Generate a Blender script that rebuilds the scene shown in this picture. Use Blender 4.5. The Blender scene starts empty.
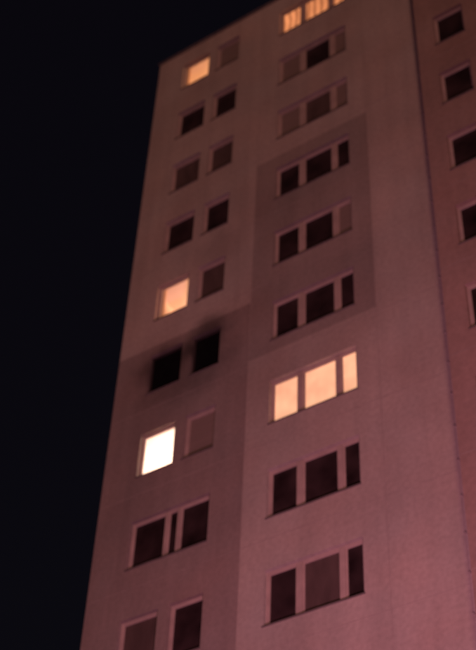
import bpy, math, random
from mathutils import Vector, Matrix
random.seed(4)
sc=bpy.context.scene
sc.view_settings.view_transform='Standard'; sc.view_settings.look='None'; sc.view_settings.exposure=0
# ---------------------------------------------------------------- materials
def newmat(name):
    m=bpy.data.materials.new(name); m.use_nodes=True
    nt=m.node_tree; b=nt.nodes['Principled BSDF']
    return m,nt,b
def N(nt,t,**k):
    n=nt.nodes.new(t)
    for a,v in k.items(): setattr(n,a,v)
    return n
def simple(name,col,rough=.6,var=.15,scale=3.0,metal=0.0,spec=.3,stretch=(1,1,1)):
    m,nt,b=newmat(name)
    tc=N(nt,'ShaderNodeTexCoord'); mp=N(nt,'ShaderNodeMapping'); mp.inputs['Scale'].default_value=stretch
    no=N(nt,'ShaderNodeTexNoise'); no.inputs['Scale'].default_value=scale; no.inputs['Detail'].default_value=5
    r=N(nt,'ShaderNodeMapRange'); r.inputs[1].default_value=.3; r.inputs[2].default_value=.7
    r.inputs[3].default_value=1-var; r.inputs[4].default_value=1+var
    mx=N(nt,'ShaderNodeVectorMath',operation='SCALE'); mx.inputs[0].default_value=col
    l=nt.links
    l.new(tc.outputs['Object'],mp.inputs[0]); l.new(mp.outputs[0],no.inputs['Vector']); l.new(no.outputs['Fac'],r.inputs[0])
    l.new(r.outputs[0],mx.inputs['Scale']); l.new(mx.outputs[0],b.inputs['Base Color'])
    b.inputs['Roughness'].default_value=rough; b.inputs['Metallic'].default_value=metal
    b.inputs['Specular IOR Level'].default_value=spec
    return m
SOOT=[(2.95,26.85,.75,.75,.75),(1.6,26.5,.9,.75,.7),(2.3,25.8,1.6,1.1,.5),(6.2,24.2+2.9,2.0,1.0,.12),(3.1,30.2,.8,.8,.2)]
def wallmat(name,col):
    m,nt,b=newmat(name); l=nt.links
    tc=N(nt,'ShaderNodeTexCoord')
    def noise(scale,stretch,lo,hi,det=5,a=.3,c=.7):
        mp=N(nt,'ShaderNodeMapping'); mp.inputs['Scale'].default_value=stretch
        no=N(nt,'ShaderNodeTexNoise'); no.inputs['Scale'].default_value=scale; no.inputs['Detail'].default_value=det
        r=N(nt,'ShaderNodeMapRange'); r.inputs[1].default_value=a; r.inputs[2].default_value=c; r.inputs[3].default_value=lo; r.inputs[4].default_value=hi
        l.new(tc.outputs['Object'],mp.inputs[0]); l.new(mp.outputs[0],no.inputs['Vector']); l.new(no.outputs['Fac'],r.inputs[0])
        return r.outputs[0],no.outputs['Fac']
    def mul(x,y):
        q=N(nt,'ShaderNodeMath',operation='MULTIPLY'); 
        l.new(x,q.inputs[0]); l.new(y,q.inputs[1]); return q.outputs[0]
    a,_=noise(.3,(1,1,1),.84,1.13,3)
    s,_=noise(1.4,(1.4,1.4,.1),.90,1.07)
    f,fr=noise(9,(1,1,1),.90,1.09,6)
    g=mul(mul(a,s),f)
    wob=N(nt,'ShaderNodeTexNoise'); wob.inputs['Scale'].default_value=1.3; wob.inputs['Detail'].default_value=4
    l.new(tc.outputs['Object'],wob.inputs['Vector'])
    sep=N(nt,'ShaderNodeSeparateXYZ'); l.new(tc.outputs['Object'],sep.inputs[0])
    for cx,cz,rx,rz,st in SOOT:
        cb=N(nt,'ShaderNodeCombineXYZ')
        for ax,c,r_ in ((0,cx,rx),(2,cz,rz)):
            q=N(nt,'ShaderNodeMath',operation='SUBTRACT'); l.new(sep.outputs[ax],q.inputs[0]); q.inputs[1].default_value=c
            q2=N(nt,'ShaderNodeMath',operation='DIVIDE'); l.new(q.outputs[0],q2.inputs[0]); q2.inputs[1].default_value=r_
            l.new(q2.outputs[0],cb.inputs[ax])
        ln=N(nt,'ShaderNodeVectorMath',operation='LENGTH'); l.new(cb.outputs[0],ln.inputs[0])
        ad=N(nt,'ShaderNodeMath',operation='ADD'); l.new(ln.outputs['Value'],ad.inputs[0]); l.new(wob.outputs['Fac'],ad.inputs[1])
        r=N(nt,'ShaderNodeMapRange',interpolation_type='SMOOTHSTEP'); r.inputs[1].default_value=.8; r.inputs[2].default_value=1.85
        r.inputs[3].default_value=1-.85*st; r.inputs[4].default_value=1
        l.new(ad.outputs[0],r.inputs[0]); g=mul(g,r.outputs[0])
    cn=N(nt,'ShaderNodeTexNoise'); cn.inputs['Scale'].default_value=.5; cn.inputs['Detail'].default_value=3
    l.new(tc.outputs['Object'],cn.inputs['Vector'])
    cm=N(nt,'ShaderNodeMix',data_type='RGBA'); l.new(cn.outputs['Fac'],cm.inputs[0])
    cm.inputs[6].default_value=(col[0]*1.06,col[1]*.94,col[2]*.9,1); cm.inputs[7].default_value=(col[0]*.94,col[1]*1.06,col[2]*1.1,1)
    mx=N(nt,'ShaderNodeVectorMath',operation='SCALE'); l.new(cm.outputs[2],mx.inputs[0])
    l.new(g,mx.inputs['Scale']); l.new(mx.outputs[0],b.inputs['Base Color'])
    b.inputs['Roughness'].default_value=.9; b.inputs['Specular IOR Level'].default_value=.15
    bp=N(nt,'ShaderNodeBump'); bp.inputs['Strength'].default_value=.25; bp.inputs['Distance'].default_value=.01
    l.new(fr,bp.inputs['Height']); l.new(bp.outputs[0],b.inputs['Normal'])
    return m
def emis(name,col,strength,stripes=0.0,scale=6.0):
    m,nt,b=newmat(name); l=nt.links
    tc=N(nt,'ShaderNodeTexCoord'); w=N(nt,'ShaderNodeTexWave'); w.inputs['Scale'].default_value=scale; w.inputs['Distortion'].default_value=2.5
    l.new(tc.outputs['Object'],w.inputs['Vector'])
    no=N(nt,'ShaderNodeTexNoise'); no.inputs['Scale'].default_value=1.4; l.new(tc.outputs['Object'],no.inputs['Vector'])
    r=N(nt,'ShaderNodeMapRange'); r.inputs[3].default_value=strength*(1-stripes); r.inputs[4].default_value=strength
    l.new(w.outputs['Fac'],r.inputs[0])
    r2=N(nt,'ShaderNodeMapRange'); r2.inputs[1].default_value=.3;r2.inputs[2].default_value=.7; r2.inputs[3].default_value=.78;r2.inputs[4].default_value=1.15
    l.new(no.outputs['Fac'],r2.inputs[0])
    q=N(nt,'ShaderNodeMath',operation='MULTIPLY'); l.new(r.outputs[0],q.inputs[0]); l.new(r2.outputs[0],q.inputs[1])
    b.inputs['Base Color'].default_value=(*[c*.5 for c in col],1); b.inputs['Roughness'].default_value=.9
    b.inputs['Emission Color'].default_value=(*col,1); l.new(q.outputs[0],b.inputs['Emission Strength'])
    return m
M_light=wallmat('painted_render_light',(.36,.325,.30))
M_dark=wallmat('painted_render_dark',(.27,.24,.225))
M_dark2=wallmat('painted_render_darker',(.245,.212,.20))
M_wing=wallmat('painted_render_wing',(.30,.225,.20))
M_joint=simple('joint_sealant',(.30,.265,.25),.9)
M_frame=simple('window_frame_plastic',(.38,.32,.295),.5,.12)
M_framed=simple('window_frame_charred',(.03,.025,.025),.8)
M_metal=simple('zinc_flashing',(.20,.18,.18),.5,.2,2,metal=.4)
pane={'k':simple('glass_burnt',(.004,.004,.005),.5,.3,spec=.1),
 'd':simple('glass_dark_room',(.027,.018,.019),.3,.6,1.3),
 'm':simple('glass_net_curtain',(.085,.064,.06),.4,.2,2,stretch=(2,1,.6)),
 'w':simple('glass_closed_blind',(.20,.165,.15),.5,.1,3,stretch=(.4,1,9))}
M_glasslit,nt,b=newmat('window_glass_clear')
tr=N(nt,'ShaderNodeBsdfTransparent'); gl=N(nt,'ShaderNodeBsdfGlossy'); gl.inputs['Roughness'].default_value=.05
mx=N(nt,'ShaderNodeMixShader'); mx.inputs[0].default_value=.06
nt.links.new(tr.outputs[0],mx.inputs[1]); nt.links.new(gl.outputs[0],mx.inputs[2]); nt.links.new(mx.outputs[0],nt.nodes['Material Output'].inputs[0])
M_cur_peach=emis('backlit_curtain_peach',(1,.50,.29),.96,.04,1.2)
M_cur_orange=emis('backlit_curtain_orange',(1,.36,.14),.8,.6,1.3)
M_room=simple('room_paint_cream',(.75,.66,.58),.9,.05)
M_ceil=simple('room_ceiling_white',(.82,.78,.74),.9,.03)
# ---------------------------------------------------------------- mesh builder
class MB:
    def __init__(s,name): s.name=name; s.v=[]; s.f=[]; s.mi=[]; s.mats=[]
    def m(s,mat):
        if mat not in s.mats: s.mats.append(mat)
        return s.mats.index(mat)
    def quad(s,p,mat):
        i=len(s.v); s.v+=p; s.f.append((i,i+1,i+2,i+3)); s.mi.append(s.m(mat))
    def box(s,x0,x1,y0,y1,z0,z1,mat):
        i=len(s.v)
        s.v+=[(x,y,z) for z in (z0,z1) for y in (y0,y1) for x in (x0,x1)]
        for f in ((0,2,3,1),(4,5,7,6),(0,1,5,4),(2,6,7,3),(0,4,6,2),(1,3,7,5)):
            s.f.append(tuple(i+k for k in f)); s.mi.append(s.m(mat))
    def cyl(s,p,q,r0,r1,mat,n=12):
        p=Vector(p); q=Vector(q); d=(q-p).normalized(); a=d.orthogonal().normalized(); bb=d.cross(a)
        i=len(s.v)
        for c,r in ((p,r0),(q,r1)):
            for k in range(n):
                t=2*math.pi*k/n; s.v.append(tuple(c+r*(math.cos(t)*a+math.sin(t)*bb)))
        for k in range(n):
            s.f.append((i+k,i+(k+1)%n,i+n+(k+1)%n,i+n+k)); s.mi.append(s.m(mat))
        s.f.append(tuple(i+k for k in reversed(range(n)))); s.mi.append(s.m(mat))
        s.f.append(tuple(i+n+k for k in range(n))); s.mi.append(s.m(mat))
    def done(s,parent=None):
        me=bpy.data.meshes.new(s.name); me.from_pydata(s.v,[],s.f)
        for m in s.mats: me.materials.append(m)
        for p,k in zip(me.polygons,s.mi): p.material_index=k
        o=bpy.data.objects.new(s.name,me); sc.collection.objects.link(o)
        if parent: o.parent=parent
        return o
def empty(name,loc=(0,0,0)):
    e=bpy.data.objects.new(name,None); e.location=loc; sc.collection.objects.link(e); return e
# ---------------------------------------------------------------- tower
FL=2.8; Z1=39.6; ROOF=Z1+2.23; W=9.98; DEP=13.0; REV=.13
tower=empty('apartment_tower_block')
fac=MB('facade_wall'); frm=MB('window_frames'); pan=MB('window_panes'); rooms=MB('lit_rooms'); sill=MB('window_sills')
LA,LB,LC,LD=1.18,2.12,2.58,3.36
RE,RF,RG,RH,RI,RJ=5.12,5.81,5.97,6.88,7.02,7.41
left={1:('L','w'),2:('d','d'),3:('m','m'),4:('d','d'),5:('L','m'),6:('k','k'),7:('L','w'),8:('d','d'),9:('m','d')}
right={1:('O','O','O'),2:('w','d','w'),3:('w','m','w'),4:('d','d','d'),5:('d','d','w'),6:('d','d','d'),7:('P','P','P'),8:('d','d','d'),9:('d','m','d')}
lampcol={1:((1,.48,.23),125),5:((1,.53,.32),135),7:((1,.80,.70),300)}
def zb(r): return Z1-FL*(r-1)
DZ0,DZ1=-.04,1.16+.2
M_cream_cur=simple('side_curtain',(.5,.36,.26),.9,.2,3,stretch=(8,1,.5))
M_wood=simple('wardrobe_wood',(.35,.2,.1),.6,.2,3)
def window(x0,x1,z0,z1,y,splits,kinds,row,charred=False):
    fm=M_framed if charred else M_frame
    ya,yb=y+REV-.03,y+REV+.04
    t=.045
    frm.box(x0,x1,ya,yb,z0,z0+t,fm); frm.box(x0,x1,ya,yb,z1-t,z1,fm)
    frm.box(x0,x0+t,ya,yb,z0+t,z1-t,fm); frm.box(x1-t,x1,ya,yb,z0+t,z1-t,fm)
    for (p,q),(p2,q2) in zip(splits[:-1],splits[1:]):
        frm.box(q,p2,ya-.02,yb,z0+t,z1-t,fm)
    sill.box(x0-.02,x1+.02,y-.03,y-.003,z0-.03,z0-.005,M_metal)
    for k,(p,q) in zip(kinds,splits):
        s=.035; zA,zB=z0+t,z1-t
        if k!='k':
            frm.box(p,q,yb-.05,yb-.01,zA,zA+s,fm)
            frm.box(p,p+s,yb-.05,yb-.01,zA+s,zB-s,fm); frm.box(q-s,q,yb-.05,yb-.01,zA+s,zB-s,fm); frm.box(p,q,yb-.05,yb-.01,zB-s,zB,fm)
        yg=y+REV+.02
        mat={'L':M_glasslit,'P':M_cur_peach,'O':M_cur_orange}.get(k) or pane[k]
        pan.quad([(p,yg,zA),(q,yg,zA),(q,yg,zB),(p,yg,zB)],mat)
        if k=='L':
            X0,X1=x0-.25,x1+1.1; Y0,Y1=y+REV+.06,y+3.6; Za,Zb=z0-.85,z1+.15
            if row!=7:
                rooms.box(X0,x0+.1,Y0+.02,Y0+.1,Za,Zb-.05,M_cream_cur)
                rooms.box(X0+.02,X0+.6,Y0+.9,Y0+2.2,Za,Zb-.45,M_wood)
            rooms.quad([(X0,Y0,Za),(X1,Y0,Za),(X1,Y1,Za),(X0,Y1,Za)],M_wood)
            rooms.quad([(X0,Y0,Zb),(X0,Y1,Zb),(X1,Y1,Zb),(X1,Y0,Zb)],M_ceil)
            rooms.quad([(X0,Y1,Za),(X1,Y1,Za),(X1,Y1,Zb),(X0,Y1,Zb)],M_room)
            rooms.quad([(X0,Y0,Za),(X0,Y1,Za),(X0,Y1,Zb),(X0,Y0,Zb)],M_room)
            rooms.quad([(X1,Y0,Za),(X1,Y0,Zb),(X1,Y1,Zb),(X1,Y1,Za)],M_room)
            col,P=lampcol[row]
            ld=bpy.data.lights.new('room_lamp','POINT'); ld.energy=P; ld.color=col; ld.shadow_soft_size=.15
            lo=bpy.data.objects.new('room_lamp',ld); lo.location=((X0+X1)/2+.1,y+1.9,Zb-.6); sc.collection.objects.link(lo); lo.parent=tower
def wall(x0,x1,y,ops,zones,default):
    xs=sorted({round(v,4) for v in [x0,x1]+[o[0] for o in ops]+[o[1] for o in ops]+[z[k] for z in zones for k in (0,1)]})
    zs=sorted({round(v,4) for v in [0,ROOF]+[o[2] for o in ops]+[o[3] for o in ops]+[z[k] for z in zones for k in (2,3)]})
    for i in range(len(xs)-1):
        for j in range(len(zs)-1):
            cx=(xs[i]+xs[i+1])/2; cz=(zs[j]+zs[j+1])/2
            if any(o[0]<cx<o[1] and o[2]<cz<o[3] for o in ops): continue
            mat=default
            for zn in zones:
                if zn[0]<cx<zn[1] and zn[2]<cz<zn[3]: mat=zn[4]
            fac.quad([(xs[i],y,zs[j]),(xs[i+1],y,zs[j]),(xs[i+1],y,zs[j+1]),(xs[i],y,zs[j+1])],mat)
    for a,b_,c,d in ops:
        cx=(a+b_)/2; cz=(c+d)/2; mat=default
        for zn in zones:
            if zn[0]<cx<zn[1] and zn[2]<cz<zn[3]: mat=zn[4]
        Y=y+REV+.04
        fac.quad([(a,y,c),(a,Y,c),(b_,Y,c),(b_,y,c)],mat); fac.quad([(a,y,d),(b_,y,d),(b_,Y,d),(a,Y,d)],mat)
        fac.quad([(a,y,c),(a,y,d),(a,Y,d),(a,Y,c)],mat); fac.quad([(b_,y,c),(b_,Y,c),(b_,Y,d),(b_,y,d)],mat)
ops=[]
for r in range(1,14):
    z0,z1=zb(r)+DZ0,zb(r)+DZ1
    if z0<1.2: continue
    kl=left.get(r) or (random.choice('dm'),random.choice('dmw'))
    kr=right.get(r) or tuple(random.choice('ddm') for _ in range(3))
    if r in (8,11):
        o=(LA-.1,LD+.05,z0,z1); ops.append(o)
        window(*o,0,[(o[0]+.045,2.08),(2.17,2.44),(2.53,o[1]-.045)],('d','d','d'),r)
    else:
        for (a,b_),k in (((LA,LB),kl[0]),((LC,LD),kl[1])):
            o=(a-.1,b_+.05,z0,z1); ops.append(o)
            window(*o,0,[(o[0]+.045,o[1]-.045)],[k],r,k=='k')
    o=(RE-.1,RJ+.05,z0,z1); ops.append(o)
    window(*o,0,[(o[0]+.045,RF-.03),(RG-.04,RH-.03),(RI-.04,o[1]-.045)],kr,r)
zA0,zA1=zb(6)-.45,zb(4)+1.16+.75
zones=[(4.35,8.05,zA0,zA1,M_dark),(0,4.35,0,zb(6)+1.7,M_dark2)]
ent=(4.0,6.2,.15,2.5); ops.append(ent)
wall(0,W,0,ops,zones,M_light)
WY=-.4; WX1=21.0
wops=[]
for r in range(1,14):
    z0,z1=zb(r)+DZ0,zb(r)+DZ1
    for a,b_ in ((10.63,11.39),(13.2,14.6),(15.2,16.0),(18.0,19.4)):
        o=(a-.1,b_+.05,z0,z1); wops.append(o)
        window(*o,WY,[(o[0]+.045,o[1]-.045)],['d' if a<11 else random.choice('dmw')],r)
wall(W,WX1,WY,wops,[],M_wing)
fac.quad([(W,WY,0),(W,WY,ROOF),(W,0,ROOF),(W,0,0)],M_wing)
fac.quad([(0,0,0),(0,0,ROOF),(0,DEP,ROOF),(0,DEP,0)],M_light)
fac.quad([(WX1,WY,0),(WX1,DEP,0),(WX1,DEP,ROOF),(WX1,WY,ROOF)],M_wing)
fac.quad([(0,DEP,0),(0,DEP,ROOF),(WX1,DEP,ROOF),(WX1,DEP,0)],M_light)
fac.quad([(0,0,ROOF-.3),(WX1,0,ROOF-.3),(WX1,DEP,ROOF-.3),(0,DEP,ROOF-.3)],M_joint)
facade=fac.done(tower)
frm.done(tower); pan.done(tower); rooms.done(tower); sill.done(tower)
jt=MB('panel_joints')
for r in range(1,15):
    z=zb(r)-.62
    if z<0.5: continue
    jt.box(0.0,W-.01,-.003,.01,z-.006,z+.006,M_joint)
    jt.box(W+.01,WX1,WY-.003,WY+.01,z-.006,z+.006,M_joint)
for x in (4.35,8.05):
    jt.box(x-.006,x+.006,-.005,.01,0.1,ROOF-.1,M_joint)
jt.done(tower)
cp=MB('roof_coping')
cp.box(-.06,W-.06,-.06,.3,ROOF,ROOF+.07,M_metal); cp.box(W-.055,WX1+.06,WY-.06,.3,ROOF,ROOF+.072,M_metal)
cp.done(tower)
lc=MB('lightning_conductor')
lc.cyl((W-.2,-.05,.2),(W-.2,-.05,ROOF),.005,.005,M_joint,8)
z=1.0
while z<ROOF:
    lc.box(W-.22,W-.18,-.055,-.002,z-.018,z+.018,M_joint); z+=.93
lc.done(tower)
lr=MB('lift_machine_room'); lr.box(6,14,5,10,ROOF-.3,ROOF+2.6,M_wing); lr.box(5.9,14.1,4.9,10.1,ROOF+2.6,ROOF+2.75,M_metal); lr.done(tower)
en=MB('entrance_door'); a,b_,c,d=ent
en.box(a,b_,.14,.2,c,d,M_joint)
for k in range(2):
    x=a+.1+k*1.05; en.box(x,x+.95,.11,.14,c+.1,d-.1,M_frame); en.box(x+.12,x+.83,.1,.11,c+.3,d-.2,pane['d'])
en.box(a-.4,b_+.4,-1.3,-.003,d+.15,d+.3,M_joint); en.box(a-.3,b_+.3,-1.2,-.003,0.0,.15,M_joint)
en.done(tower)
# ---------------------------------------------------------------- ground
M_grass=simple('night_grass',(.05,.07,.03),.95,.4,1.5)
M_asph=simple('asphalt',(.05,.05,.052),.85,.2,6)
M_pave=simple('paving',(.22,.21,.2),.85,.15,4)
M_paint=simple('road_paint',(.7,.7,.68),.7,.1)
g=MB('ground'); g.quad([(-1500,-1500,0),(1500,-1500,0),(1500,1500,0),(-1500,1500,0)],M_grass); g.done()
g=MB('pavement'); g.box(-40,60,-9,-6,-.1,.12,M_pave); g.box(3.8,6.4,-6,-1.21,-.1,.1,M_pave); g.done()
g=MB('road'); g.quad([(-200,-17,.004),(200,-17,.004),(200,-9.0,.004),(-200,-9.0,.004)],M_asph)
for k in range(-20,20): g.quad([(k*6,-13.06,.008),(k*6+3,-13.06,.008),(k*6+3,-12.94,.008),(k*6,-12.94,.008)],M_paint)
g.done()
# ---------------------------------------------------------------- unseen spot on a stand, added to brighten the lower right facade
def added_floodlight(loc,target,power,col,angle):
    e=empty('added_flood_tripod',loc)
    t=MB('added_tripod')
    for k in range(3):
        a=2*math.pi*k/3+.4; t.cyl((.6*math.cos(a),.6*math.sin(a),0),(0,0,1.4),.018,.018,M_metal,8)
    t.cyl((0,0,1.2),(0,0,2.6),.025,.02,M_metal,10); t.box(-.35,.35,-.03,.03,2.6,2.66,M_metal)
    t.done(e)
    d=(Vector(target)-Vector((loc[0],loc[1],2.9))).normalized()
    h=MB('added_lamp_head'); h.cyl((0,0,0),(0,0,-.18),.08,.17,M_metal,16); h.cyl((0,0,-.1801),(0,0,-.19),.16,.16,emis('added_flood_lens',col,6),16)
    ho=h.done(e); ho.location=(0,0,2.85); ho.rotation_euler=d.to_track_quat('-Z','Y').to_euler()
    L=bpy.data.lights.new('added_flood_beam','SPOT'); L.energy=power; L.color=col; L.spot_size=math.radians(angle); L.spot_blend=1.0; L.shadow_soft_size=.15
    lo=bpy.data.objects.new('added_flood_beam',L); lo.parent=e; sc.collection.objects.link(lo)
    lo.location=Vector((0,0,2.85))+d*.25; lo.rotation_euler=ho.rotation_euler
added_floodlight((15.5,-13.5,0),(10.5,0,14.0),14500,(1,.36,.50),80)
# ---------------------------------------------------------------- world + low sodium glow of the town
az=math.radians(35); el=math.radians(4)
w=bpy.data.worlds.new('World'); sc.world=w; w.use_nodes=True; nt=w.node_tree
bg=nt.nodes['Background']; sky=N(nt,'ShaderNodeTexSky'); sky.sky_type='NISHITA'; sky.sun_disc=False
sky.sun_elevation=el; sky.sun_rotation=math.pi-az
nt.links.new(sky.outputs[0],bg.inputs['Color']); bg.inputs['Strength'].default_value=.0010
bg2=N(nt,'ShaderNodeBackground'); bg2.inputs['Color'].default_value=(.7,.48,.95,1); bg2.inputs['Strength'].default_value=.0032
ad=N(nt,'ShaderNodeAddShader'); nt.links.new(bg.outputs[0],ad.inputs[0]); nt.links.new(bg2.outputs[0],ad.inputs[1])
nt.links.new(ad.outputs[0],nt.nodes['World Output'].inputs[0])
S=bpy.data.lights.new('town_glow','SUN'); S.energy=.72; S.angle=math.radians(12); S.color=(1,.42,.315)
so=bpy.data.objects.new('town_glow',S); sc.collection.objects.link(so)
sd=Vector((math.sin(az)*math.cos(el),-math.cos(az)*math.cos(el),math.sin(el)))
so.rotation_euler=(-sd).to_track_quat('-Z','Y').to_euler()
# ---------------------------------------------------------------- camera
yaw,pit,rol,f=-.6242,.7899,.0529,1346.8
fw=Vector((math.sin(yaw)*math.cos(pit),math.cos(yaw)*math.cos(pit),math.sin(pit)))
rt=Vector((math.cos(yaw),-math.sin(yaw),0)); up=rt.cross(fw)
r2=math.cos(rol)*rt+math.sin(rol)*up; u2=-math.sin(rol)*rt+math.cos(rol)*up
cd=bpy.data.cameras.new('camera'); cam=bpy.data.objects.new('camera',cd); sc.collection.objects.link(cam)
R=Matrix((r2,u2,-fw)).transposed()
cam.matrix_world=Matrix.Translation((18.49,-20.16,1.6))@R.to_4x4()
cd.sensor_fit='VERTICAL'; cd.sensor_height=24; cd.lens=24*f/650; cd.clip_end=5000; cd.clip_start=.1
cd.dof.use_dof=True; cd.dof.focus_distance=18; cd.dof.aperture_fstop=.5
sc.camera=cam
